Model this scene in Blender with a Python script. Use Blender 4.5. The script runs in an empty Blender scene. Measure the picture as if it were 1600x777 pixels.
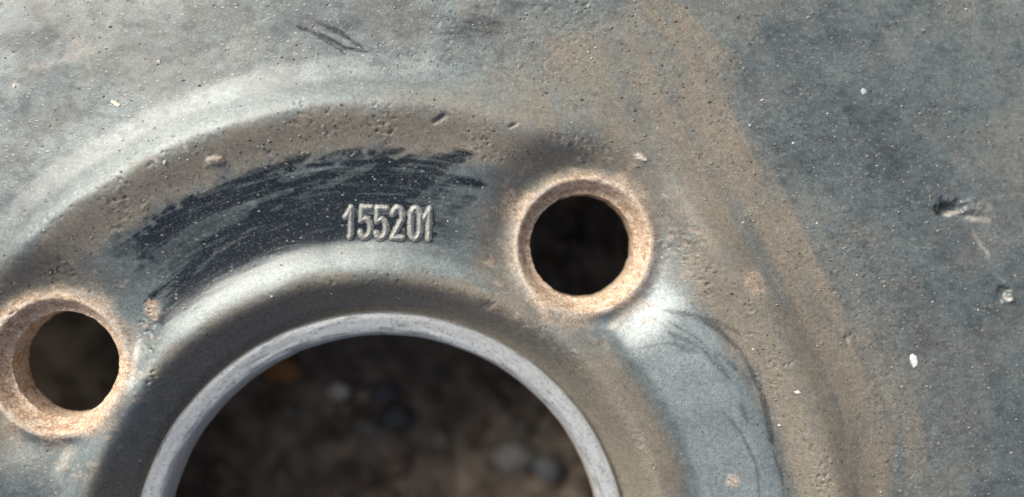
import bpy, bmesh, math, random
import numpy as np
from mathutils import Vector, Matrix

# ------------------------------------------------------------------ camera, sky, sun, exposure
S = 0.001                    # the wheel is laid out in millimetres
PAD = 50.0                   # height of the hub pad above the soil, mm
CAM = np.array([13.968, 43.835, 112.0])      # relative to the middle of the hub pad, mm
YAW, PIT, ROL, FPX = -0.0266, -0.0097, 0.0174, 1325.5
scene = bpy.context.scene
COL = scene.collection

def rot(ax, a):
    c, s = math.cos(a), math.sin(a)
    return np.array({'x': [[1, 0, 0], [0, c, -s], [0, s, c]], 'y': [[c, 0, s], [0, 1, 0], [-s, 0, c]],
                     'z': [[c, -s, 0], [s, c, 0], [0, 0, 1]]}[ax])
CM = rot('z', ROL) @ rot('y', YAW) @ rot('x', PIT)
cam = bpy.data.cameras.new('camera'); cam_o = bpy.data.objects.new('camera', cam); COL.objects.link(cam_o)
m4 = Matrix([list(CM[i]) + [0] for i in range(3)] + [[0, 0, 0, 1]])
m4.translation = Vector(((CAM[0]) * S, CAM[1] * S, (CAM[2] + PAD) * S))
cam_o.matrix_world = m4
cam.sensor_width = 36; cam.lens = FPX / 1600 * 36
cam.clip_start = 0.005; cam.clip_end = 200
cam.dof.use_dof = True; cam.dof.focus_distance = 0.1115; cam.dof.aperture_fstop = 5.6
scene.camera = cam_o

SUN_EL, SUN_AZ = 38.0, 133.0            # azimuth counter-clockwise from +x: light from the upper left
world = bpy.data.worlds.new('World'); scene.world = world; world.use_nodes = True
wn = world.node_tree.nodes; wl = world.node_tree.links
sky = wn.new('ShaderNodeTexSky'); sky.sky_type = 'NISHITA'; sky.sun_disc = False
sky.sun_elevation = math.radians(SUN_EL); sky.sun_rotation = math.radians(90 - SUN_AZ)
sky.air_density = 0.55; sky.dust_density = 5.0; sky.ozone_density = 0.4
wl.new(sky.outputs[0], wn['Background'].inputs[0]); wn['Background'].inputs[1].default_value = 0.08
sun = bpy.data.lights.new('sun', 'SUN'); sun.energy = 1.5; sun.angle = math.radians(48); sun.color = (1.0, 0.975, 0.90)
sun_o = bpy.data.objects.new('sun', sun); COL.objects.link(sun_o)
sd = Vector((math.cos(math.radians(SUN_AZ)) * math.cos(math.radians(SUN_EL)),
             math.sin(math.radians(SUN_AZ)) * math.cos(math.radians(SUN_EL)), math.sin(math.radians(SUN_EL))))
sun_o.rotation_euler = sd.to_track_quat('Z', 'Y').to_euler(); sun_o.location = (-1, 1, 1)
scene.view_settings.view_transform = 'Standard'; scene.view_settings.look = 'None'
scene.view_settings.gamma = 1; scene.view_settings.use_curve_mapping = False
scene.view_settings.exposure = 1.02
scene.cycles.use_denoising = True
scene.cycles.max_bounces = 8

# ------------------------------------------------------------------ helpers
def w(px, py, z=0.0):
    """the point of the wheel at height z (mm) that the photograph shows at pixel px, py"""
    d = CM @ np.array([(px - 800) / FPX, -(py - 388.5) / FPX, -1.0])
    t = (z - CAM[2]) / d[2]
    return (CAM[0] + d[0] * t, CAM[1] + d[1] * t)

class VN:
    def __init__(self, seed):
        self.t = np.random.RandomState(seed).rand(256, 256).astype(np.float32)
    def __call__(self, x, y):
        xi = np.floor(x); yi = np.floor(y); fx = (x - xi).astype(np.float32); fy = (y - yi).astype(np.float32)
        xi = xi.astype(np.int64) & 255; yi = yi.astype(np.int64) & 255; x1 = (xi + 1) & 255; y1 = (yi + 1) & 255
        fx = fx * fx * fx * (fx * (fx * 6 - 15) + 10); fy = fy * fy * fy * (fy * (fy * 6 - 15) + 10); t = self.t
        a = t[yi, xi] * (1 - fx) + t[yi, x1] * fx; b = t[y1, xi] * (1 - fx) + t[y1, x1] * fx
        return a * (1 - fy) + b * fy
NOISES = [VN(i + 11) for i in range(8)]
def fbm(x, y, seed=0, octs=4, gain=0.5, turn=0.62):
    s = 0.0; a = 1.0; tot = 0.0
    for k in range(octs):
        c, q = math.cos(turn * (k + 1)) * 2 ** k, math.sin(turn * (k + 1)) * 2 ** k
        s = s + a * NOISES[(seed + k) % 8](x * c - y * q + 17.3 * seed + 31.7 * k, x * q + y * c + 9.1 * seed); tot += a; a *= gain
    return s / tot
def ss(a, b, x):
    t = np.clip((x - a) / (b - a), 0, 1); return t * t * (3 - 2 * t)
def gauss(x, s): return np.exp(-(x / s) ** 2)

def seg_dist(X, Y, pts):
    best = np.full(X.shape, 1e9); along = np.zeros(X.shape); L = [0.0]
    for a, b in zip(pts[:-1], pts[1:]): L.append(L[-1] + math.hypot(b[0] - a[0], b[1] - a[1]))
    for i, (a, b) in enumerate(zip(pts[:-1], pts[1:])):
        dx, dy = b[0] - a[0], b[1] - a[1]; l2 = dx * dx + dy * dy + 1e-12
        t = np.clip(((X - a[0]) * dx + (Y - a[1]) * dy) / l2, 0, 1)
        d = np.hypot(X - a[0] - t * dx, Y - a[1] - t * dy)
        k = d < best; best[k] = d[k]; along[k] = (L[i] + t[k] * math.sqrt(l2)) / L[-1]
    return best, along

def add_strokes(out, X, Y, strokes, edge=0.35, mode='max', seed=3):
    """strokes: (pixel polyline, half width mm, strength, edge raggedness)"""
    for n, st in enumerate(strokes):
        pts = [w(*p) for p in st[0]]; hw, amt = st[1], st[2]; rag = st[3] if len(st) > 3 else edge
        pa = np.array(pts); pad = hw * 2 + 1
        k = np.where((X > pa[:, 0].min() - pad) & (X < pa[:, 0].max() + pad) & (Y > pa[:, 1].min() - pad) & (Y < pa[:, 1].max() + pad))[0]
        if not len(k): continue
        x, y = X[k], Y[k]; d, al = seg_dist(x, y, pts)
        r = np.hypot(x, y); th = np.arctan2(y, x)
        d = d + (fbm(r / 0.45, th * 50 / 5.0, seed + n % 5, 3, turn=0.0) - 0.5) * 2 * rag * hw
        taper = np.minimum(1, np.minimum(al, 1 - al) * 6 + 0.35)
        v = amt * (1 - ss(hw * taper * 0.30, hw * taper * 1.30 + 0.1, d))
        v *= 0.6 + 0.6 * fbm(r / 0.35, th * 50 / 7.0, seed + 2, 3, turn=0.0)
        v = np.clip(v, 0, 1)
        if mode == 'max': out[k] = np.maximum(out[k], v)
        else: out[k] = out[k] * (1 - v)
    return out

def tag(o, label=None, cat=None, group=None, kind=None):
    if label: o['label'] = label
    if cat: o['category'] = cat
    if group: o['group'] = group
    if kind: o['kind'] = kind
    return o

def mesh_obj(name, V, F, mat, parent=None, attrs=None, smooth=True, scale=S, dz=0.0):
    V = np.asarray(V, np.float32) * scale; V[:, 2] += dz
    me = bpy.data.meshes.new(name)
    F = np.asarray(F, np.int32); n = F.shape[1]
    me.vertices.add(len(V)); me.vertices.foreach_set('co', V.ravel())
    me.loops.add(F.size); me.loops.foreach_set('vertex_index', F.ravel())
    me.polygons.add(len(F)); me.polygons.foreach_set('loop_start', np.arange(0, F.size, n, dtype=np.int32))
    me.update(calc_edges=True); me.validate()
    if smooth: me.shade_smooth()
    for k, a in (attrs or {}).items():
        at = me.attributes.new(k, 'FLOAT', 'POINT'); at.data.foreach_set('value', np.asarray(a, np.float32))
    if mat: me.materials.append(mat)
    o = bpy.data.objects.new(name, me); COL.objects.link(o)
    if parent: o.parent = parent
    return o

def grid_faces(nr, nc, wrap=False):
    i = np.arange(nr - 1)[:, None]; j = np.arange(nc if wrap else nc - 1)[None, :]
    j1 = (j + 1) % nc
    return np.stack([i * nc + j, i * nc + j1, (i + 1) * nc + j1, (i + 1) * nc + j], -1).reshape(-1, 4)

# ------------------------------------------------------------------ materials
def nt(name):
    m = bpy.data.materials.new(name); m.use_nodes = True
    return m, m.node_tree.nodes, m.node_tree.links, m.node_tree.nodes['Principled BSDF']
class G:
    """small node-graph helper"""
    def __init__(s, n, l): s.n, s.l = n, l
    def put(s, sock, v):
        if isinstance(v, bpy.types.NodeSocket): s.l.new(v, sock)
        elif isinstance(v, (tuple, list)) and len(v) == 3 and len(sock.default_value) == 4: sock.default_value = (*v, 1)
        else: sock.default_value = v
    def math(s, op, a, b=0.0, clamp=False):
        m = s.n.new('ShaderNodeMath'); m.operation = op; m.use_clamp = clamp; s.put(m.inputs[0], a); s.put(m.inputs[1], b); return m.outputs[0]
    def mix(s, f, a, b):
        m = s.n.new('ShaderNodeMix'); m.data_type = 'RGBA'; s.put(m.inputs[0], f); s.put(m.inputs[6], a); s.put(m.inputs[7], b); return m.outputs[2]
    def mixf(s, f, a, b):
        m = s.n.new('ShaderNodeMix'); m.data_type = 'FLOAT'; s.put(m.inputs[0], f); s.put(m.inputs[2], a); s.put(m.inputs[3], b); return m.outputs[0]
    def attr(s, k):
        a = s.n.new('ShaderNodeAttribute'); a.attribute_name = k; return a.outputs['Fac']
    def noise(s, vec, scale, detail=4, rough=0.55):
        t = s.n.new('ShaderNodeTexNoise'); s.l.new(vec, t.inputs['Vector']); t.inputs['Scale'].default_value = scale
        t.inputs['Detail'].default_value = detail; t.inputs['Roughness'].default_value = rough; return t.outputs['Fac']
    def rng(s, v, a, b, c=0.0, d=1.0):
        t = s.n.new('ShaderNodeMapRange'); t.interpolation_type = 'SMOOTHSTEP'
        for i, q in enumerate((v, a, b, c, d)): s.put(t.inputs[i], q)
        return t.outputs[0]
    def mm(s, scale=(1, 1, 1)):
        tc = s.n.new('ShaderNodeTexCoord'); mp = s.n.new('ShaderNodeMapping')
        mp.inputs['Scale'].default_value = [1000 * q for q in scale]; s.l.new(tc.outputs['Object'], mp.inputs['Vector']); return mp.outputs[0]
    def vor(s, vec, scale, rnd=1.0):
        t = s.n.new('ShaderNodeTexVoronoi'); s.l.new(vec, t.inputs['Vector']); t.inputs['Scale'].default_value = scale
        t.inputs['Randomness'].default_value = rnd; return t.outputs['Distance'], t.outputs['Color']
    def bump(s, h, dist, strength=1.0, normal=None):
        b = s.n.new('ShaderNodeBump'); s.put(b.inputs['Height'], h); b.inputs['Distance'].default_value = dist
        b.inputs['Strength'].default_value = strength
        if normal: s.l.new(normal, b.inputs['Normal'])
        return b.outputs[0]

def painted_steel():
    m, n, l, bs = nt('dusty black paint'); g = G(n, l)
    P = g.mm(); PL = g.mm((0.55, 1.25, 1))
    film_lit, tan, scuff, rust, bare, grit = [g.attr(k) for k in ('film_lit', 'tan', 'scuff', 'rust', 'bare', 'grit')]
    n1 = g.noise(PL, 0.9, 6, 0.62); n2 = g.noise(P, 3.2, 4, 0.6); n3 = g.noise(P, 0.28, 4)
    paint = g.mix(n1, (0.008, 0.013, 0.018), (0.018, 0.026, 0.034))
    n4 = g.noise(P, 5.5, 2, 0.7); n5 = g.noise(P, 1.9, 3, 0.6)
    sep = n.new('ShaderNodeSeparateXYZ'); l.new(P, sep.inputs[0])
    rad = g.math('POWER', g.math('ADD', g.math('MULTIPLY', sep.outputs[0], sep.outputs[0]), g.math('MULTIPLY', sep.outputs[1], sep.outputs[1])), 0.5)
    ang = g.math('ARCTAN2', sep.outputs[1], sep.outputs[0])
    cb = n.new('ShaderNodeCombineXYZ'); g.put(cb.inputs[0], g.math('MULTIPLY', rad, 1.9)); g.put(cb.inputs[1], g.math('MULTIPLY', ang, 7.0))
    stk = g.noise(cb.outputs[0], 1.0, 5, 0.6)
    fcol = g.mix(n3, (0.145, 0.188, 0.191), (0.196, 0.223, 0.213))
    fcol = g.mix(g.math('MULTIPLY', g.math('SUBTRACT', film_lit, 1.0, True), g.rng(n5, 0.3, 0.7, 0.8, 1.0)), fcol, (0.31, 0.36, 0.37))  # the overflow is painted brightness for the lit pocket and hole sides
    fa = g.math('MULTIPLY', film_lit, g.rng(n1, 0.2, 0.75, 0.74, 1.22), True)
    fa = g.math('MULTIPLY', fa, g.rng(n2, 0.3, 0.7, 0.80, 1.15), True)
    c = g.mix(fa, paint, fcol)
    tcol = g.mix(n1, (0.160, 0.138, 0.102), (0.272, 0.243, 0.190))
    ta = g.math('MULTIPLY', tan, g.rng(n2, 0.25, 0.7, 0.75, 1.15), True)
    c = g.mix(ta, c, tcol)
    sc = g.math('MULTIPLY', scuff, g.rng(stk, 0.40, 0.70, 1.3, 0.70), True)
    sc = g.math('MULTIPLY', sc, g.rng(n2, 0.35, 0.75, 1.1, 0.75), True)
    c = g.mix(sc, c, paint)
    rcol = g.mix(g.rng(n1, 0.35, 0.65), (0.40, 0.245, 0.13), (0.66, 0.515, 0.37))
    rcol = g.mix(g.rng(n2, 0.45, 0.72), rcol, (0.76, 0.67, 0.56))
    c = g.mix(g.math('MULTIPLY', rust, g.rng(n2, 0.2, 0.6, 0.7, 1.1), True), c, rcol)
    c = g.mix(bare, c, g.mix(n2, (0.36, 0.32, 0.27), (0.60, 0.57, 0.50)))
    grain = g.math('MULTIPLY', g.rng(n4, 0.28, 0.72, 0.76, 1.30), g.rng(n5, 0.3, 0.7, 0.86, 1.15))
    hs = n.new('ShaderNodeHueSaturation'); g.put(hs.inputs['Value'], grain); g.put(hs.inputs['Color'], c); c = hs.outputs[0]
    # small pale specks of grit and dark pits
    d1, c1 = g.vor(g.mm((0.75, 1.2, 1)), 1.5); d2, c2 = g.vor(P, 3.1); d3, c3 = g.vor(P, 1.15)
    def on(col, thr):
        sp = n.new('ShaderNodeSeparateColor'); l.new(col, sp.inputs[0])
        return g.math('GREATER_THAN', sp.outputs[0], g.math('SUBTRACT', 1.0, thr)), sp.outputs[1]
    o1, r1 = on(c1, g.math('MULTIPLY', grit, 0.85)); o2, r2 = on(c2, g.math('MULTIPLY', grit, 0.60)); o3, r3 = on(c3, g.math('MULTIPLY', g.math('MULTIPLY', grit, g.math('ADD', 0.35, tan)), 0.26))
    s1 = g.math('MULTIPLY', o1, g.rng(d1, 0.30, 0.10)); s2 = g.math('MULTIPLY', o2, g.rng(d2, 0.36, 0.12)); s3 = g.math('MULTIPLY', o3, g.rng(d3, 0.30, 0.12))
    spk = g.math('MAXIMUM', g.math('MULTIPLY', s1, g.rng(r1, 0.0, 1.0, 0.12, 0.95)), g.math('MULTIPLY', s2, 0.42))
    c = g.mix(spk, c, g.mix(r2, (0.30, 0.30, 0.275), (0.33, 0.285, 0.225)))
    c = g.mix(g.math('MULTIPLY', s3, 0.55), c, (0.055, 0.046, 0.038))
    l.new(c, bs.inputs['Base Color'])
    ro = g.mixf(fa, 0.30, 0.38); ro = g.mixf(ta, ro, 0.72); ro = g.mixf(sc, ro, 0.30); ro = g.mixf(rust, ro, 0.92); ro = g.mixf(bare, ro, 0.6)
    ro = g.math('ADD', ro, g.rng(n1, 0.2, 0.8, -0.05, 0.06))
    l.new(ro, bs.inputs['Roughness'])
    mt = g.math('MULTIPLY', g.math('MULTIPLY', fa, 0.26), g.math('SUBTRACT', 1.0, ta), True)
    mt = g.math('MULTIPLY', mt, g.math('SUBTRACT', 1.0, g.math('MAXIMUM', rust, g.math('MAXIMUM', sc, bare))), True)
    l.new(mt, bs.inputs['Metallic'])
    l.new(g.mixf(rust, g.mixf(sc, g.mixf(ta, 0.6, 0.4), 0.35), 0.15), bs.inputs['Specular IOR Level'])
    h = g.math('ADD', g.math('MULTIPLY', n2, 0.55), g.math('MULTIPLY', g.noise(P, 7.0, 3), 0.3))
    h = g.math('ADD', h, g.math('MULTIPLY', s1, 0.9)); h = g.math('ADD', h, g.math('MULTIPLY', s2, 0.45)); h = g.math('SUBTRACT', h, g.math('MULTIPLY', s3, 2.2))
    l.new(g.bump(h, 0.00009, 0.22), bs.inputs['Normal'])
    return m

def bare_steel():
    m, n, l, bs = nt('worn bare steel edge'); g = G(n, l)
    P = g.mm(); n1 = g.noise(P, 1.1, 6, 0.65); n2 = g.noise(P, 2.4, 5, 0.65); n3 = g.noise(P, 0.25, 3)
    dark, white = g.attr('dark'), g.attr('white')
    sep = n.new('ShaderNodeSeparateXYZ'); l.new(P, sep.inputs[0])
    rad = g.math('POWER', g.math('ADD', g.math('MULTIPLY', sep.outputs[0], sep.outputs[0]), g.math('MULTIPLY', sep.outputs[1], sep.outputs[1])), 0.5)
    cb = n.new('ShaderNodeCombineXYZ'); g.put(cb.inputs[0], g.math('MULTIPLY', rad, 2.4)); g.put(cb.inputs[1], g.math('MULTIPLY', g.math('ARCTAN2', sep.outputs[1], sep.outputs[0]), 11.0)); g.put(cb.inputs[2], g.math('MULTIPLY', sep.outputs[2], 2.0))
    n1 = g.noise(cb.outputs[0], 1.0, 6, 0.62)
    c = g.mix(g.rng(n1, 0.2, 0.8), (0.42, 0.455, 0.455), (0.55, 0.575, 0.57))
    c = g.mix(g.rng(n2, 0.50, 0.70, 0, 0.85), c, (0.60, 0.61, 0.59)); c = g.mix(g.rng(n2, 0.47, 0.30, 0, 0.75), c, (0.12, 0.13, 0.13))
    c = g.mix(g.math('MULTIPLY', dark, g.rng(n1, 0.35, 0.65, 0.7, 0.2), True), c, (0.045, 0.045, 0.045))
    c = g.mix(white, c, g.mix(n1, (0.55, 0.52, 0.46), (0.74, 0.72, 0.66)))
    l.new(c, bs.inputs['Base Color']); bs.inputs['Metallic'].default_value = 0.2
    l.new(g.rng(n1, 0.2, 0.8, 0.28, 0.48), bs.inputs['Roughness'])
    h = g.math('ADD', g.math('MULTIPLY', n1, 0.7), g.math('MULTIPLY', n2, 0.5))
    l.new(g.bump(g.math('ADD', g.math('MULTIPLY', n2, 0.6), g.math('MULTIPLY', n1, 0.15)), 0.00012, 0.5), bs.inputs['Normal'])
    return m

def simple(name, c0, c1, scale, rough=0.8, bump=0.0, detail=5):
    m, n, l, bs = nt(name); g = G(n, l); P = g.mm(); a = g.noise(P, scale, detail, 0.6)
    l.new(g.mix(g.rng(a, 0.3, 0.7), c0, c1), bs.inputs['Base Color']); bs.inputs['Roughness'].default_value = rough
    if bump: l.new(g.bump(a, bump, 0.8), bs.inputs['Normal'])
    return m
PAINT = painted_steel(); STEEL = bare_steel()

# ------------------------------------------------------------------ the wheel's shape (millimetres, pad floor = 0)
R_BORE = 33.7; SEAT_R = 9.9; HOLE_R = 7.1
HOLES = [w(914, 385), w(86, 574)]
HOLES += [(-HOLES[0][0], -HOLES[0][1]), (-HOLES[1][0], -HOLES[1][1])]
_kr = [0, 33.4, 34.6, 35.6, 36.7, 37.8, 38.8, 41.2, 43.1, 44.7, 48.5, 52.6, 54.6, 57.0, 59.0, 60.3, 61.6, 64.8, 67.5, 72, 82, 95, 110, 125, 140, 155, 400]
_kz = [-5.1, -5.1, -4.7, -2.9, -0.6, 1.25, 1.95, 1.1, 0.2, 0.0, 0.2, 0.75, 1.05, 1.65, 2.45, 2.9, 2.85, 1.0, 0.1, -0.35, -1.0, -2.0, -2.6, -1.0, 2.0, 3.0, 3.0]
_tr = np.arange(0, 400, 0.05); _tz = np.interp(_tr, _kr, _kz)
_kk = np.exp(-(np.arange(-40, 41) * 0.05 / 0.65) ** 2 / 2); _kk /= _kk.sum()
_tz = np.convolve(np.pad(_tz, 40, mode='edge'), _kk, 'valid')

DENTS = [  # pixel, half length mm, half width, direction deg, depth mm
    ((690, 191), 0.9, 0.38, 25, -0.5), ((800, 200), 0.7, 0.25, 30, -0.35), ((1494, 324), 1.7, 0.8, 10, -2.2), ((1530, 322), 1.8, 0.8, 5, 0.30),
    ((1520, 338), 1.8, 0.5, 10, -0.22), ((1580, 460), 0.8, 0.7, 40, -0.55), ((1590, 468), 0.7, 0.5, 0, 0.4), ((340, 253), 1.1, 0.8, 10, 0.3),
    ((1000, 248), 1.0, 0.35, -20, 0.35), ((1325, 530), 0.45, 0.35, 0, -0.35), ((763, 474), 0.8, 0.6, 0, -0.35), ((1560, 400), 2.6, 0.4, -62, 0.15)]
def near_hole(x, y):
    d = np.full(np.shape(x), 1e9)
    for hx, hy in HOLES: d = np.minimum(d, np.hypot(x - hx, y - hy))
    return d
def H(x, y, detail=True):
    r = np.hypot(x, y); th = np.arctan2(y, x)
    wob = (fbm(th * 3.2 + 20, r * 0.02, 5, 2, turn=0.0) - 0.5) * 0.9
    z = np.interp(r + wob * ss(34, 40, r), _tr, _tz)
    d = near_hole(x, y); cw = 50 * (math.atan2(HOLES[0][1], HOLES[0][0]) - th) - 10; cw = np.where(cw < 60, cw, 0)
    # the land round a bolt hole is drawn down into a dish, its floor level all round
    k = np.exp(-(np.maximum(d - 9.0, 0) / 4.6) ** 2.2) * (1 - 0.95 * ss(44.5, 39.5, r))
    z = z * (1 - 0.80 * k) + np.where(x < 0, -1.5 - 0.5 * ss(4, -6, 0.9 * (x - HOLES[1][0]) - 0.4 * (y - HOLES[1][1])), -2.4) * k
    z = z + 1.3 * ss(1.0, 18.0, cw) * ss(42, 45, r) * (1 - ss(52, 57, r))
    z = z + 0.95 * gauss(d - 9.0, 1.2)                       # raised rim of the bolt seat
    if detail:
        z = z + (fbm(x * 0.12, y * 0.12, 1, 3) - 0.5) * 0.30 + (fbm(x * 0.9, y * 0.9, 2, 3) - 0.5) * 0.012
        # coarse pitted crust on the dirty flanks
        fl = np.maximum(gauss(r - 58.6, 3.0) * 0.9, 0.8 * gauss(d - 13.2, 1.8) * ss(8, -6, 0.6 * x - 0.8 * y - 0.6 * HOLES[0][0] + 0.8 * HOLES[0][1])) + 0.28 * ss(63, 70, r) * (1 - ss(78, 90, r)) * ss(-0.2, 0.5, x / 60) + 0.5 * gauss(r - 37.5, 2.0)
        p = fbm(x * 1.9, y * 2.5, 3, 2); mk = ss(0.46, 0.66, fbm(x * 0.22, y * 0.22, 5, 3))
        z = z + fl * mk * (0.17 * ss(0.68, 0.86, p) - 0.36 * ss(0.31, 0.14, p))
        fld = ss(63, 68, r)
        z = z + fld * ss(-5, 30, x) * 0.03 * ss(0.62, 0.85, fbm(x * 1.6, y * 2.4, 4, 3))
        for (px, hl, hw, ang, dep) in DENTS:
            cx, cy = w(*px); c, s = math.cos(math.radians(ang)), math.sin(math.radians(ang))
            jx = (fbm(x * 0.9, y * 0.9, 3, 3) - 0.5) * 2.4 * hw; jy = (fbm(x * 0.9 + 40, y * 0.9, 6, 3) - 0.5) * 2.4 * hw
            x0, y0 = x, y; x, y = x + jx, y + jy
            u = (x - cx) * c + (y - cy) * s; v = -(x - cx) * s + (y - cy) * c
            x, y = x0, y0
            z = z + dep * np.exp(-((u / hl) ** 2 + (v / hw) ** 2) ** 1.5)
    return z

def c8(*pts):   # points read off an enlarged crop of the photograph
    return [(200 + x * 0.386, 220 + y * 0.386) for x, y in pts]
DARK = [
    (c8((140, 720), (260, 600), (420, 480), (600, 380), (800, 300), (860, 285)), 2.3, 1.0, 0.35),
    (c8((330, 480), (480, 370), (640, 290), (840, 215), (1050, 190), (1230, 185)), 2.5, 1.0, 0.4),
    (c8((860, 210), (980, 160), (1130, 150), (1290, 140)), 1.9, 1.0, 0.45),
    (c8((1080, 140), (1220, 100), (1380, 60)), 1.1, 0.9, 0.6),
    (c8((1180, 200), (1300, 160), (1450, 180)), 0.9, 0.95, 0.5),
    (c8((60, 660), (140, 590), (240, 500), (340, 430)), 0.55, 1.0, 0.3),
    (c8((90, 420), (180, 335), (300, 260), (420, 190), (520, 140)), 1.0, 1.0, 0.4),
    (c8((120, 400), (240, 300), (360, 235)), 0.5, 1.0, 0.3),
    (c8((480, 150), (600, 110), (740, 65)), 0.75, 0.9, 0.4),
    (c8((680, 200), (800, 150), (930, 105), (1060, 55), (1120, 40)), 0.6, 1.0, 0.4),
    (c8((540, 140), (560, 220), (570, 290)), 1.5, 0.8, 0.5),
    (c8((600, 140), (620, 200), (640, 250)), 0.9, 0.7, 0.5),
    (c8((780, 80), (860, 50), (960, 35)), 0.3, 0.8, 0.5),
    (c8((1280, 300), (1340, 260), (1400, 230)), 0.8, 0.6, 0.8),
    ([(463, 40), (510, 58), (540, 75), (575, 82)], 0.22, 0.95, 0.6), ([(490, 30), (530, 50), (570, 78)], 0.35, 0.85, 0.7), ([(480, 45), (515, 68), (540, 85)], 0.2, 0.8, 0.7),
    ([(-10, 66), (40, 58), (80, 52)], 1.5, 0.45, 0.5), ([(735, 28), (775, 40)], 1.9, 0.42, 0.8),
    ([(1185, 610), (1192, 645), (1200, 690)], 0.5, 1.0, 0.25), ([(1075, 490), (1120, 515), (1150, 545), (1170, 580), (1188, 620)], 0.35, 0.75, 0.6),
    ([(1035, 485), (1080, 492), (1125, 505), (1150, 520)], 0.32, 0.75, 0.6), ([(1045, 520), (1080, 535), (1110, 560), (1135, 590)], 0.38, 0.7, 0.6),
    ([(1050, 535), (1075, 545), (1120, 552), (1145, 575)], 0.45, 0.6, 0.7), ([(1125, 640), (1150, 670), (1175, 720), (1180, 777)], 0.18, 0.7, 0.6), ([(1200, 700), (1215, 740), (1217, 790)], 0.22, 0.75, 0.5),
    ([(1150, 625), (1162, 655)], 0.3, 0.7, 0.5), ([(1000, 545), (1040, 535), (1060, 540)], 0.12, 0.5, 0.5), ([(1040, 500), (1090, 530), (1130, 575)], 0.15, 0.7, 0.4)]
PALE = [  # grey smears left between the scuffs
    (c8((110, 520), (200, 420), (330, 350), (450, 290), (510, 255)), 1.5, 0.85, 0.4),
    (c8((100, 600), (200, 490), (300, 400)), 1.1, 0.7, 0.4),
    (c8((620, 165), (700, 140), (780, 120)), 0.55, 0.75, 0.5), (c8((790, 190), (880, 150), (1000, 100)), 0.5, 0.75, 0.5),
    (c8((580, 285), (630, 258)), 0.25, 0.8, 0.5), (c8((250, 560), (360, 450), (520, 350)), 0.28, 0.6, 0.6), (c8((700, 215), (820, 175)), 0.3, 0.6, 0.6),
    (c8((1160, 250), (1230, 200), (1300, 130)), 0.5, 0.55, 0.9), (c8((1250, 260), (1300, 330)), 0.9, 0.5, 0.9)]
RUSTY = [([(232, 470), (238, 495)], 1.1, 0.75, 0.6), ([(1160, 430), (1180, 450)], 1.4, 0.35, 0.9), ([(800, 300), (790, 340)], 0.9, 0.45, 0.8), ([(1130, 745), (1150, 748)], 0.9, 0.55, 0.6)]
BARE = [([(333, 250), (350, 255)], 0.55, 0.75, 0.9), ([(992, 243), (1008, 250)], 0.4, 0.9, 0.6), ([(1490, 336), (1512, 331)], 0.4, 0.6, 0.6), ([(1520, 325), (1560, 325)], 0.6, 0.25, 0.9),
        ([(1525, 340), (1560, 345)], 0.4, 0.5, 0.7), ([(1532, 360), (1545, 385), (1565, 405)], 0.3, 0.35, 0.9), ([(1585, 465), (1590, 470)], 0.45, 0.75, 0.5), ([(955, 515), (985, 490), (1015, 468)], 0.6, 0.5, 0.6),  # last streak: worn paint with its highlight painted in
        ([(110, 60), (130, 75), (100, 90)], 1.2, 0.3, 0.9), ([(40, 105), (75, 95)], 0.5, 0.3, 0.9), ([(18, 130), (24, 138)], 0.35, 0.6, 0.7), ([(0, 545), (22, 560), (25, 580)], 0.6, 0.8, 0.8), ([(253, 250), (258, 256)], 0.35, 0.6, 0.5), ([(300, 232), (304, 240)], 0.3, 0.6, 0.5), ([(205, 540), (222, 560)], 0.9, 0.35, 0.8)]
TANEDGE = [(985, -60), (1070, 10), (1130, 80), (1185, 200), (1255, 330), (1310, 450), (1370, 560), (1402, 640), (1410, 720), (1405, 800), (1390, 900)]

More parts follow.
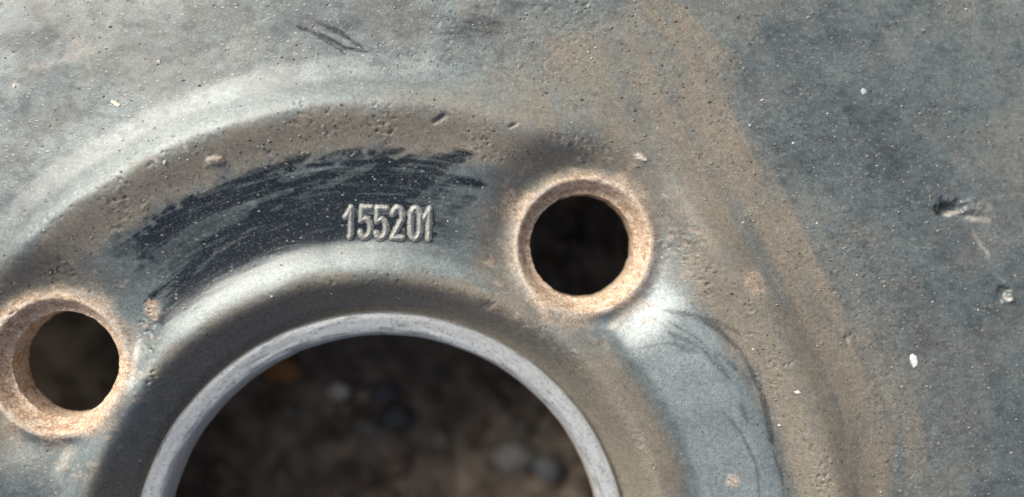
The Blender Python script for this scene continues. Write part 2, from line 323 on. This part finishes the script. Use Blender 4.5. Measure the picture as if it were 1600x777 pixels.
def attrs_at(x, y):
    r = np.hypot(x, y); th = np.arctan2(y, x); d = near_hole(x, y)
    hs = np.where(np.hypot(x - HOLES[0][0], y - HOLES[0][1]) < np.hypot(x - HOLES[1][0], y - HOLES[1][1]), 0.6 * (x - HOLES[0][0]) - 0.8 * (y - HOLES[0][1]), 0.9 * (x - HOLES[1][0]) - 0.4 * (y - HOLES[1][1]))
    b1 = fbm(x * 0.07, y * 0.07, 1, 4); b2 = fbm(x * 0.35, y * 0.35, 2, 4); b3 = fbm(x * 0.9, y * 1.3, 6, 4)
    streak = fbm(r / 1.1, th * 50 / 14.0, 4, 3, turn=0.0)
    # --- grey dust: thick on the upper left, thin on the right-hand field; lit places painted paler
    thin = ss(-5, 45, x - 0.25 * (y - 50)) * ss(62, 68, r)
    film_lit = (0.76 - 0.06 * thin + 0.12 * ss(60, 85, x) * ss(45, 75, y)) * (0.25 + 1.5 * (0.6 * b1 + 0.4 * b2))
    film_lit *= 0.72 + 0.56 * fbm(r / 3.0, th * 50 / 22.0, 6, 4, turn=0.0)
    film_lit *= 1 - (0.40 - 0.15 * ss(0, 40, x)) * ss(0.50, 0.68, b3) * ss(63, 67, r)
    film_lit = np.maximum(film_lit, 1.0 * gauss(r - 63.0, 2.0) * (1 - 0.4 * ss(0, 60, x)))  # outer ridge's lit flank painted paler, less so to the right
    film_lit = np.maximum(film_lit, 0.95 * gauss(r - 41.2, 2.0))  # inner ridge's lit flank painted paler too
    film_lit = np.maximum(film_lit, (1.2 + 0.6 * b2) * ss(25, 33, x) * (1 - ss(53.5, 56, r)) * ss(42, 45, r))  # pocket floor painted brighter, as if turned to the light
    # --- brown road dust
    tan = 0.92 * ss(53.5, 57.0, r + (b2 - 0.5) * 3) * (1 - ss(59.2, 61.8, r + (b2 - 0.5) * 1.5))
    tan = np.maximum(tan, 0.95 * (1 - ss(37.8, 40.5, r + (b2 - 0.5) * 1.5 - 2.8 * ss(5, 30, x))))
    xs, ys = zip(*[w(*p) for p in TANEDGE])
    ex = np.interp(-y, [-q for q in ys], xs)
    e = ex - x + (fbm(x * 0.2, y * 0.12, 5, 4) - 0.5) * 5.0
    ts = fbm((ex - x) / 1.6, y / 16.0, 3, 4, turn=0.0)
    low = ss(62, 30, y); right = ss(-3.0 - 7 * low, 4.0 + 4 * low, e + (ts - 0.5) * 8) * ss(53.0, 56.5, r + (b2 - 0.5) * 2) * ss(4, 22, x - 26 * ss(60, 76, y) + (b1 - .5) * 40) * (1 - 0.25 * ss(0.45, 0.65, fbm(x * 0.18, y * 0.14, 3, 4))) 
    wash = ss(28, 0.5, e) * 0.25 + 0.78
    tan = np.maximum(tan, right * wash * (0.32 + 1.12 * ts) * (0.82 + 0.4 * b2) * (0.92 + 0.2 * low))
    tan = np.maximum(tan, 0.92 * (1 - ss(11.5, 17, d)) * (1 - ss(0.35, 0.7, b2) * 0.25) * ss(7, -7, hs))  # dust round the holes, weighted to deepen their shaded upper-left in colour
    tan *= 1 - 0.8 * (1 - ss(9.5, 17, d)) * ss(0, 8, hs)  # dust thinned on the hole sides that face the light
    film_lit = np.maximum(film_lit, 1.25 * (1 - ss(11, 17, d)) * ss(0, 8, hs))  # brightness of the lit hole sides painted in
    tan *= 1 - 0.75 * ss(2.0, 6.0, x - 30) * ss(43, 46, r) * (1 - ss(52.5, 55, r)) * (1 - ss(10, 8, d))
    tan = np.maximum(tan, 0.30 * ss(0.56, 0.72, b1) * ss(64, 70, r))
    tan = np.maximum(tan, 0.18 * ss(0.5, 0.62, fbm(x * 0.12, y * 0.12, 7, 4)) * ss(64, 70, r))
    tan = np.maximum(tan, 0.62 * gauss(r - 61.5, 2.2) * ss(-8, 10, x))
    tan = np.maximum(tan, 0.5 * ss(36, 38, r) * (1 - ss(40.5, 43, r + (b2 - .5) * 2)) * ss(12, 26, x))
    tan = np.clip(tan, 0, 0.96)
    scuff = add_strokes(np.zeros(x.shape), x, y, DARK)
    arcp = ss(43.0, 44.5, r) * (1 - ss(53.5, 55.5, r + (b3 - 0.5) * 4)) * ss(1.31, 1.52, th + (b3 - .5) * 0.15) * (1 - ss(2.14, 2.30, th + (b3 - .5) * 0.12))
    scuff = np.maximum(scuff, 1.0 * arcp * ss(0.18, 0.34, fbm(r / 1.0, th * 50 / 16.0, 2, 3, turn=0.0)))
    cut = add_strokes(np.zeros(x.shape), x, y, PALE); scuff = scuff * (1 - 0.62 * cut)
    scuff *= 1 - 0.35 * ss(25, 32, x)

    rust = (1 - ss(9.0, 11.4, d + (b2 - 0.5) * 3.5)) * (0.85 - 0.35 * ss(9.0, 10.2, d))
    rust = add_strokes(rust, x, y, RUSTY, edge=0.8)
    rust = np.maximum(rust, 0.30 * ss(0.62, 0.75, b3) * gauss(d - 12.5, 2.5))
    bare = add_strokes(np.zeros(x.shape), x, y, BARE, edge=0.7)
    grit = 0.38 + 0.45 * gauss(r - 58.5, 3.5) + 0.62 * ss(66, 72, r) * ss(-10, 40, x) + 0.25 * (b2 - 0.5)
    grit += 0.18 * ss(64, 68, r) * (1 - ss(-10, 40, x)); grit *= 1 - 0.55 * ss(42, 44, r) * (1 - ss(52, 55, r)) * ss(20, 30, x)
    grit *= 1 - 0.6 * gauss(r - 62.6, 1.6) * (1 - ss(0, 30, x)); grit *= 1 - 0.7 * gauss(r - 41, 2)
    return dict(film_lit=np.clip(film_lit, 0, 2), tan=tan, scuff=scuff, rust=np.clip(rust, 0, 1), bare=bare, grit=np.clip(grit, 0, 1))

# ------------------------------------------------------------------ wheel > disc
wheel = bpy.data.objects.new('steel_wheel', None); COL.objects.link(wheel); wheel.location = (0, 0, 0)
tag(wheel, 'dusty black painted steel car wheel with rusty bolt holes, lying on bare soil', 'wheel')
def axis(lo, hi, a, b, step, grow=1.12, cap=1.6):
    c = list(np.arange(a, b, step)); s = step
    while c[-1] < hi: s = min(cap, s * grow); c.append(c[-1] + s)
    s = step; f = [c[0]]
    while f[-1] > lo: s = min(cap, s * grow); f.append(f[-1] - s)
    return np.array(f[:0:-1] + c)
R_DISC = 152.0
gx = axis(-R_DISC, R_DISC, -58.0, 94.0, 0.17); gy = axis(-R_DISC, R_DISC, 0.0, 84.0, 0.17)
X, Y = np.meshgrid(gx, gy); nc = len(gx); X = X.ravel(); Y = Y.ravel()
VENTS = [(119 * math.cos(a), 119 * math.sin(a)) for a in np.radians(np.arange(22.5, 360, 45))]
CUTS = [(0, 0, R_BORE)] + [(hx, hy, SEAT_R) for hx, hy in HOLES] + [(vx, vy, 10.5) for vx, vy in VENTS]
out = np.zeros(X.shape, bool)
for i, (cx, cy, R) in enumerate(CUTS):
    d = np.hypot(X - cx, Y - cy); k = d < R
    t = np.arctan2(Y[k] - cy, X[k] - cx); X[k] = cx + R * np.cos(t); Y[k] = cy + R * np.sin(t); out |= k
d = np.hypot(X, Y); k = d > R_DISC; out |= k; X[k] *= R_DISC / d[k]; Y[k] *= R_DISC / d[k]
F = grid_faces(len(gy), nc); F = F[~(out[F].all(1))]
use = np.zeros(len(X), bool); use[F.ravel()] = True; idx = np.cumsum(use) - 1
X = X[use]; Y = Y[use]; F = idx[F]
disc = mesh_obj('disc', np.stack([X, Y, H(X, Y)], 1), F, PAINT, wheel, attrs_at(X, Y), dz=PAD * S)

# ------------------------------------------------------------------ wheel > bolt seats
def seat(hx, hy, seed):
    nseg = 220; t = np.linspace(0, 2 * np.pi, nseg, endpoint=False)
    rr = np.concatenate([np.linspace(SEAT_R, 8.9, 10), np.linspace(8.75, HOLE_R, 14), np.full(16, HOLE_R), np.array([HOLE_R + 0.6, SEAT_R + 3])])
    zd = np.concatenate([np.zeros(10), np.zeros(14), np.linspace(0.15, 4.2, 16), [4.6, 4.6]])
    Rg, Tg = np.meshgrid(rr, t, indexing='ij'); Zd = np.repeat(zd[:, None], nseg, 1)
    ed = (fbm(Tg * 9, Rg * 0 + seed, 1, 4) - 0.5) * 0.30 * ss(8.4, 7.6, Rg)
    x = hx + (Rg + ed) * np.cos(Tg); y = hy + (Rg + ed) * np.sin(Tg)
    z = H(x, y)
    cone = ss(9.0, 7.5, np.minimum(Rg, 9.0)) * 1.35
    rim_z = H(hx + 8.0 * np.cos(Tg), hy + 8.0 * np.sin(Tg), False)
    z = np.where(Rg < 9.0, z - cone, z) + (fbm(x * 1.6, (y + Zd) * 1.6, 5, 3) - 0.5) * 0.16 * ss(9.9, 9.0, Rg)
    zb = z[23:24].copy(); z = np.where(Zd > 0, zb - Zd, z)
    z[-1] = -6.2; z[-2] = -6.1
    x, y, z = x.ravel(), y.ravel(), z.ravel()
    A = attrs_at(x, y)
    zz = Zd.ravel(); rg = Rg.ravel()
    A['rust'] = np.where(zz > 0, 0.9, np.maximum(A['rust'], 0.8 * (rg < 9.4)))
    A['tan'] = np.where(zz > 0, 0.3, A['tan']); A['grit'] = A['grit'] * 0.5
    crown = gauss(rg - 9.15, 0.30) * ss(0.35, 0.6, fbm(x * 0.5, y * 0.5, seed, 3)) * (zz == 0)
    A['bare'] = np.maximum(A['bare'], 0.8 * crown)
    A['scuff'] = np.where(zz > 1.2, 0.35, 0.0) * 1.0
    return mesh_obj('bolt_seat', np.stack([x, y, z], 1), grid_faces(len(rr), nseg, True)[:, ::-1], PAINT, wheel, A, dz=PAD * S)
for i, (hx, hy) in enumerate(HOLES): tag(seat(hx, hy, i), 'rusty conical rim of a bolt hole')

# ------------------------------------------------------------------ wheel > centre bore edge
def bore_edge():
    nseg = 1100; t = np.linspace(0, 2 * np.pi, nseg, endpoint=False)
    pr = np.array([(34.3, -7.2), (34.1, -5.6), (33.85, -4.2), (33.65, -3.78), (33.3, -3.62), (32.9, -3.56), (32.3, -3.58), (31.7, -3.62), (31.35, -3.7), (31.05, -3.85), (30.85, -4.1), (30.7, -4.5), (30.6, -5.0), (30.5, -5.6), (30.45, -6.3), (30.4, -7.0), (30.4, -7.9), (30.8, -8.8), (34.5, -8.6), (36.5, -7.0)])
    q = np.linspace(0, len(pr) - 1, 58); R0 = np.interp(q, np.arange(len(pr)), pr[:, 0]); Z0 = np.interp(q, np.arange(len(pr)), pr[:, 1])
    Rg = np.repeat(R0[:, None], nseg, 1); Zg = np.repeat(Z0[:, None], nseg, 1); Tg = np.repeat(t[None], len(q), 0)
    u = Tg * 32
    rough = (fbm(u * 0.35, Rg * 2.0 + Zg * 2, 2, 4, turn=0.0) - 0.5)
    Zg = Zg + rough * 0.11 * (Zg > -4.4); Rg = Rg + rough * 0.05 + (fbm(u * 0.25, u * 0, 3, 3) - 0.5) * 0.22
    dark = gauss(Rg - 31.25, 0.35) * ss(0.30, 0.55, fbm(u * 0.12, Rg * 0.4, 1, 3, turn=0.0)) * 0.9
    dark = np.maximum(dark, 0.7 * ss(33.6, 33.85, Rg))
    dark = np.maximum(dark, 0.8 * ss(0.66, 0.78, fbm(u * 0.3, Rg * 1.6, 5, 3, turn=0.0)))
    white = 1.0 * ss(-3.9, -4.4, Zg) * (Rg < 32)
    x = (Rg * np.cos(Tg)).ravel(); y = (Rg * np.sin(Tg)).ravel()
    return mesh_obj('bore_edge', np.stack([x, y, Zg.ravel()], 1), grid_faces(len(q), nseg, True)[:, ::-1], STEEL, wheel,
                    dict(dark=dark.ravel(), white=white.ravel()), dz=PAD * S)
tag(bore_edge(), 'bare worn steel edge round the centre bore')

# ------------------------------------------------------------------ wheel > raised digits 155201
def arc(cx, cy, rx, ry, a0, a1, n=12):
    return [(cx + rx * math.cos(math.radians(a0 + (a1 - a0) * i / n)), cy + ry * math.sin(math.radians(a0 + (a1 - a0) * i / n))) for i in range(n + 1)]
GL = {'1': [[(0.02, 0.66), (0.5, 0.98), (0.5, 0.0)]],
      '5': [[(0.95, 1.0), (0.12, 1.0), (0.08, 0.55)] , [(0.08, 0.55)] + arc(0.46, 0.31, 0.5, 0.31, 130, -150)],
      '2': [arc(0.48, 0.74, 0.46, 0.27, 165, -20) + [(0.05, 0.02), (0.98, 0.02)]],
      '0': [arc(0.5, 0.72, 0.45, 0.29, 0, 180) + arc(0.5, 0.29, 0.45, 0.29, 180, 360) + [(0.95, 0.72)]]}
pitch = [(548, 370.5), (571, 371), (595.5, 372), (621, 372.5), (648.5, 373), (670, 373)]
x_step = 1.30
for ch, (bx, by) in zip('155201', pitch):
    ox, oy = w(bx, by); hgt = 3.9; wid = 1.38; a = math.radians(-1.0)
    strokes = [[(ox + ((p[0] - 0.5) * wid) * math.cos(a) - p[1] * hgt * math.sin(a), oy + (p[0] - 0.5) * wid * math.sin(a) + p[1] * hgt * math.cos(a)) for p in st] for st in GL[ch]]
    hw = 0.58
    ax = np.arange(ox - wid / 2 - 0.8, ox + wid / 2 + 0.8, 0.055); ay = np.arange(oy - 0.8, oy + hgt + 0.8, 0.055)
    x, y = [q.ravel() for q in np.meshgrid(ax, ay)]
    d = np.full(x.shape, 1e9)
    for st in strokes: d = np.minimum(d, seg_dist(x, y, st)[0])
    d = d + (fbm(x * 2.2, y * 2.2, 3, 2) - 0.5) * 0.16
    f = 1 - ss(-hw * 0.1, hw * 1.3, d)
    z = H(x, y) - 0.05 + 0.50 * f + 0.04 * (fbm(x * 4, y * 4, 2, 2) - 0.5) * f
    fc = grid_faces(len(ay), len(ax)); fc = fc[(f[fc] > 0.015).any(1)]
    use = np.zeros(len(x), bool); use[fc.ravel()] = True; idx = np.cumsum(use) - 1
    A = attrs_at(x[use], y[use]); A['scuff'] = A['scuff'] * (1 - ss(0.1, 0.5, f[use])); A['film_lit'] = np.maximum(A['film_lit'], 1.0 * ss(0.1, 0.4, f[use])); A['bare'] = np.maximum(A['bare'], 0.42 * ss(0.15, 0.6, f[use])); A['grit'] = A['grit'] * 0.6
    o = mesh_obj('digit', np.stack([x, y, z], 1)[use], idx[fc], PAINT, wheel, A, dz=PAD * S)
    tag(o, 'raised digit %s stamped in the hub pad' % ch)

# ------------------------------------------------------------------ wheel > rim (out of the picture; it carries the disc and shades the soil)
def lathe(name, prof, nseg, mat, parent, dz=0.0, attrs=None):
    t = np.linspace(0, 2 * np.pi, nseg, endpoint=False); pr = np.array(prof)
    x = pr[:, :1] * np.cos(t); y = pr[:, :1] * np.sin(t); z = np.repeat(pr[:, 1:], nseg, 1)
    V = np.stack([x.ravel(), y.ravel(), z.ravel()], 1)
    at = {k: np.full(len(V), v) for k, v in attrs.items()} if attrs else None
    return mesh_obj(name, V, grid_faces(len(pr), nseg, True)[:, ::-1], mat, parent, at, dz=dz)
rim = lathe('rim', [(176, 27), (180, 25), (180, 23), (170, 20), (168, 12), (160, 8), (153, 3), (151.5, 0), (151.5, -10), (151.5, -30), (160, -37), (168, -40), (170, -46), (180, -48.5), (181, -49.9),
                    (177, -49.9), (166, -47), (164, -41), (149, -31), (149, -10), (149, -2), (149.5, 2.5), (150, 6), (157, 11), (165, 15), (167, 23), (176, 27)], 160, PAINT, wheel, PAD * S,
            dict(film_lit=0.5, tan=0.2, scuff=0.0, rust=0.05, bare=0.0, grit=0.4))

# ------------------------------------------------------------------ loose chips and flecks lying on the wheel
rnd = random.Random(4)
def flake(name, px, py, lx, ly, ang, thick, mat, label, cat, group=None, tilt=0.0, n=7):
    cx, cy = w(px, py, 0.3); h0 = float(H(np.array([cx]), np.array([cy]))[0]); cx, cy = w(px, py, h0)
    ps = []
    for i in range(n):
        a = 2 * math.pi * i / n; k = 1 + rnd.uniform(-0.38, 0.3)
        u, v = lx * k * math.cos(a), ly * k * math.sin(a); c, s = math.cos(ang), math.sin(ang)
        ps.append((u * c - v * s, u * s + v * c))
    xs = np.array([cx + p[0] for p in ps]); ys = np.array([cy + p[1] for p in ps]); hz = H(xs, ys)
    V = []; 
    for p, z in zip(ps, hz): V.append((p[0], p[1], z - h0 - 0.05))
    for p, z in zip(ps, hz): V.append((p[0] * 0.94, p[1] * 0.94, z - h0 + thick * 0.75 + tilt * p[0]))
    for p, z in zip(ps, hz): V.append((p[0] * 0.6, p[1] * 0.6, (z - h0) * 0.6 + thick * rnd.uniform(0.9, 1.25) + tilt * p[0] * 0.6))
    V.append((0, 0, thick * 1.15)); V.append((0, 0, -0.05)); bm = bmesh.new()
    vs = [bm.verts.new([q * S for q in v]) for v in V]
    for i in range(n):
        j = (i + 1) % n
        for k in (0, n): bm.faces.new((vs[k + i], vs[k + j], vs[k + n + j], vs[k + n + i]))
        bm.faces.new((vs[2 * n + i], vs[2 * n + j], vs[3 * n])); bm.faces.new((vs[j], vs[i], vs[3 * n + 1]))
    me = bpy.data.meshes.new(name); bm.to_mesh(me); bm.free(); me.materials.append(mat)
    o = bpy.data.objects.new(name, me); COL.objects.link(o); o.location = (cx * S, cy * S, (h0 + PAD) * S)
    return tag(o, label, cat, group)
WHITE = simple('white paint flake', (0.62, 0.62, 0.60), (0.80, 0.80, 0.78), 1.5, 0.6, 0.0001)
CREAM = simple('cream dry flake', (0.66, 0.58, 0.47), (0.82, 0.76, 0.66), 1.5, 0.7, 0.0001)
DULL = simple('dull grey fleck', (0.34, 0.37, 0.38), (0.50, 0.53, 0.54), 2.0, 0.7, 0.0001)
MUD = simple('dry beige mud', (0.26, 0.21, 0.155), (0.46, 0.40, 0.32), 2.0, 0.9, 0.0003)
flake('paint_flake', 1428, 562, 1.25, 0.62, math.radians(-62), 0.16, WHITE, 'large white paint flake on the dark outer face of the wheel', 'paint flake')
flake('dry_flake', 181, 163, 0.78, 0.30, math.radians(-32), 0.12, CREAM, 'thin cream sliver lying on the pale grey outer face', 'flake')
flake('paint_flake', 1247, 613, 0.42, 0.25, math.radians(-15), 0.10, WHITE, 'tiny white fleck on the brown pitted dust beside the smooth pocket', 'paint flake')
flake('dry_flake', 1003, 249, 0.75, 0.30, math.radians(-18), 0.12, CREAM, 'cream chip on the dirty ridge beside the bolt hole nearest the digits', 'flake')
flake('paint_flake', 1350, 143, 0.55, 0.5, 0, 0.10, DULL, 'round pale grey speck alone on the blue grey outer field', 'paint flake')
flake('dry_flake', 22, 134, 0.35, 0.22, math.radians(-40), 0.10, CREAM, 'tiny cream crumb beside a pale smear on the grey face', 'flake')
flake('mud_crumb', 341, 253, 0.95, 0.70, math.radians(10), 0.16, MUD, 'rough beige crumb of dried mud on the brown ridge slope', 'mud crumb')
flake('paint_flake', 257, 254, 0.35, 0.24, math.radians(60), 0.10, WHITE, 'small bluish white fleck on the ridge near the beige mud crumb', 'paint flake')
flake('dry_flake', 248, 96, 0.24, 0.18, 0, 0.09, CREAM, 'pinhead cream speck on the mottled grey face outside the ridge', 'flake')

# grains of road dirt caked on the flanks: nobody could count them
def grains():
    R = np.random.RandomState(8); ico = bmesh.new(); bmesh.ops.create_icosphere(ico, subdivisions=1, radius=1.0)
    iv = np.array([v.co[:] for v in ico.verts]); itf = np.array([[v.index for v in f.verts] for f in ico.faces]); ico.free()
    N = 30000; x = R.uniform(-56, 92, N); y = R.uniform(2, 82, N); r = np.hypot(x, y); d = near_hole(x, y)
    A = attrs_at(x, y)
    p = (0.10 + 0.9 * gauss(r - 58.3, 3.0) + 0.55 * ss(62, 68, r) * ss(-10, 35, x) + 0.12 * ss(62, 68, r) + 0.3 * gauss(r - 37, 1.6)) * (1 - 0.5 * A['scuff'])
    k = (r > 34.6) & (d > 10.4) & (R.rand(N) < p * 0.42); x, y = x[k], y[k]; n = len(x)
    sz = 0.06 + 0.15 * R.rand(n) ** 5; z = H(x, y)
    M = np.stack([sz * R.uniform(0.8, 1.7, n), sz * R.uniform(0.6, 1.1, n), sz * R.uniform(0.45, 0.9, n)], 1)
    V = iv[None] * (1 + R.uniform(-0.25, 0.25, (n, len(iv), 1))) * M[:, None, :]
    a = R.uniform(-0.6, 0.6, n); c, s = np.cos(a)[:, None], np.sin(a)[:, None]
    V = np.stack([V[..., 0] * c - V[..., 1] * s + x[:, None], V[..., 0] * s + V[..., 1] * c + y[:, None], V[..., 2] + z[:, None]], -1)
    Fc = itf[None] + (np.arange(n) * len(iv))[:, None, None]
    o = mesh_obj('road_grit', V.reshape(-1, 3), Fc.reshape(-1, 3), None, None, dict(tone=np.repeat(R.rand(n), len(iv))), dz=PAD * S)
    m, nn, l, bs = nt('road grit'); g = G(nn, l); t = g.attr('tone')
    c = g.mix(g.rng(t, 0.2, 0.8), (0.13, 0.105, 0.08), (0.30, 0.275, 0.24)); c = g.mix(g.rng(t, 0.93, 0.97), c, (0.60, 0.57, 0.52))
    l.new(c, bs.inputs['Base Color']); bs.inputs['Roughness'].default_value = 0.7
    o.data.materials.append(m)
    tag(o, 'fine grains of road grit caked on the dusty wheel face', 'grit', kind='stuff')
grains()

# ------------------------------------------------------------------ the soil below
def soil():
    m, n, l, bs = nt('bare soil'); g = G(n, l); P = g.mm(); a = g.noise(P, 0.14, 6, 0.62); b = g.noise(P, 0.4, 5, 0.65)
    c = g.mix(g.rng(a, 0.3, 0.7), (0.10, 0.078, 0.057), (0.33, 0.272, 0.208)); c = g.mix(g.rng(b, 0.58, 0.75, 0, 0.6), c, (0.36, 0.31, 0.25)); c = g.mix(g.rng(b, 0.42, 0.25, 0, 0.7), c, (0.035, 0.028, 0.022))
    l.new(c, bs.inputs['Base Color']); bs.inputs['Roughness'].default_value = 0.95; l.new(g.bump(b, 0.0012, 0.9), bs.inputs['Normal'])
    return m
SOIL = soil()
ax = axis(-4000, 4000, -48, 48, 0.6, 1.16, 400.0)
x, y = [q.ravel() for q in np.meshgrid(ax, ax)]
near = np.exp(-(np.hypot(x, y) / 110) ** 4)
def ground_z(x, y):
    near = np.exp(-(np.hypot(x, y) / 110) ** 4)
    return near * ((fbm(x * 0.05, y * 0.05, 1, 4) - 0.5) * 9 + (fbm(x * 0.25, y * 0.25, 3, 4) - 0.5) * 3.5) - 0.3
gr = mesh_obj('ground', np.stack([x, y, ground_z(x, y)], 1), grid_faces(len(ax), len(ax)), SOIL); gr['kind'] = 'structure'

def pebble(name, px, py, rad, col, label, rough=0.6):
    X0, Y0 = w(px, py, -PAD); z0 = float(ground_z(np.array([X0]), np.array([Y0]))[0])
    bm = bmesh.new(); bmesh.ops.create_icosphere(bm, subdivisions=3, radius=1.0)
    sx, sy, sz = rad * rnd.uniform(0.9, 1.25), rad * rnd.uniform(0.8, 1.0), rad * rnd.uniform(0.5, 0.7); ph = rnd.uniform(0, 9)
    for v in bm.verts:
        k = 1 + 0.12 * math.sin(3 * v.co.x + ph) * math.cos(2.5 * v.co.y + ph * 2) + 0.06 * math.sin(7 * v.co.z + 5 * v.co.x + ph)
        v.co = Vector((v.co.x * sx * k, v.co.y * sy * k, v.co.z * sz * k)) * S
    me = bpy.data.meshes.new(name); bm.to_mesh(me); bm.free(); me.shade_smooth()
    me.materials.append(simple(name + ' stone', [q * 0.4 for q in col], [q * 0.62 for q in col], 0.7, rough, 0.0002))
    o = bpy.data.objects.new(name, me); COL.objects.link(o); o.location = (X0 * S, Y0 * S, (z0 + sz * 0.45) * S)
    return tag(o, label, 'pebble', 'pebbles on the soil under the wheel')
pebble('pebble', 440, 577, 2.9, (0.95, 0.44, 0.15), 'orange brown pebble on the soil, seen through the centre bore')
pebble('pebble', 531, 610, 1.9, (1.3, 1.22, 1.08), 'brightest cream pebble on the soil, seen through the centre bore')
pebble('pebble', 567, 620, 1.6, (0.75, 0.62, 0.50), 'pinkish pebble next to the brightest cream pebble')
pebble('pebble', 602, 615, 2.2, (0.20, 0.22, 0.24), 'blue grey stone beside the pinkish pebble on the soil')
pebble('pebble', 573, 675, 2.4, (0.34, 0.33, 0.28), 'long pale greenish stone in the middle of the bore soil')
pebble('pebble', 452, 645, 1.8, (0.34, 0.31, 0.26), 'dull tan pebble close to the orange brown one')
pebble('pebble', 620, 655, 3.0, (0.17, 0.19, 0.20), 'slate grey stone half sunk in the soil')
pebble('pebble', 803, 713, 3.4, (0.48, 0.46, 0.42), 'large pale grey stone beside a dark hollow in the soil')
pebble('pebble', 855, 728, 2.8, (0.30, 0.32, 0.33), 'grey stone next to the large pale grey one')
pebble('pebble', 687, 688, 2.1, (0.32, 0.31, 0.27), 'small grey stone between slate stone and large pale stone')
pebble('pebble', 757, 605, 1.6, (0.38, 0.29, 0.23), 'reddish tan pebble near the bore edge')
pebble('pebble', 680, 585, 1.5, (0.33, 0.31, 0.27), 'light stone crumb on the soil, just inside the bore edge facing the digits')
pebble('pebble', 620, 730, 2.0, (0.34, 0.24, 0.18), 'rust red pebble on dark soil beyond the long pale greenish stone')
pebble('pebble', 815, 665, 1.5, (0.30, 0.28, 0.24), 'little tan stone between reddish tan pebble and large pale grey stone')
# crumbs of earth
def crumbs():
    R = np.random.RandomState(3); bm = bmesh.new(); bmesh.ops.create_icosphere(bm, subdivisions=1, radius=1.0)
    iv = np.array([v.co[:] for v in bm.verts]); itf = np.array([[v.index for v in f.verts] for f in bm.faces]); bm.free()
    n = 1500; x = R.uniform(-60, 70, n); y = R.uniform(-50, 60, n); sz = 0.4 + 2.2 * R.rand(n) ** 4; z = ground_z(x, y)
    V = iv[None] * (1 + R.uniform(-0.3, 0.3, (n, len(iv), 1))) * (sz[:, None] * R.uniform(0.6, 1.2, (n, 3)))[:, None, :]
    V = V + np.stack([x, y, z + 0.2 * sz], 1)[:, None, :]
    o = mesh_obj('soil_crumbs', V.reshape(-1, 3), (itf[None] + (np.arange(n) * len(iv))[:, None, None]).reshape(-1, 3), SOIL)
    tag(o, 'loose brown crumbs of earth strewn over the soil', 'soil', kind='stuff')
crumbs()
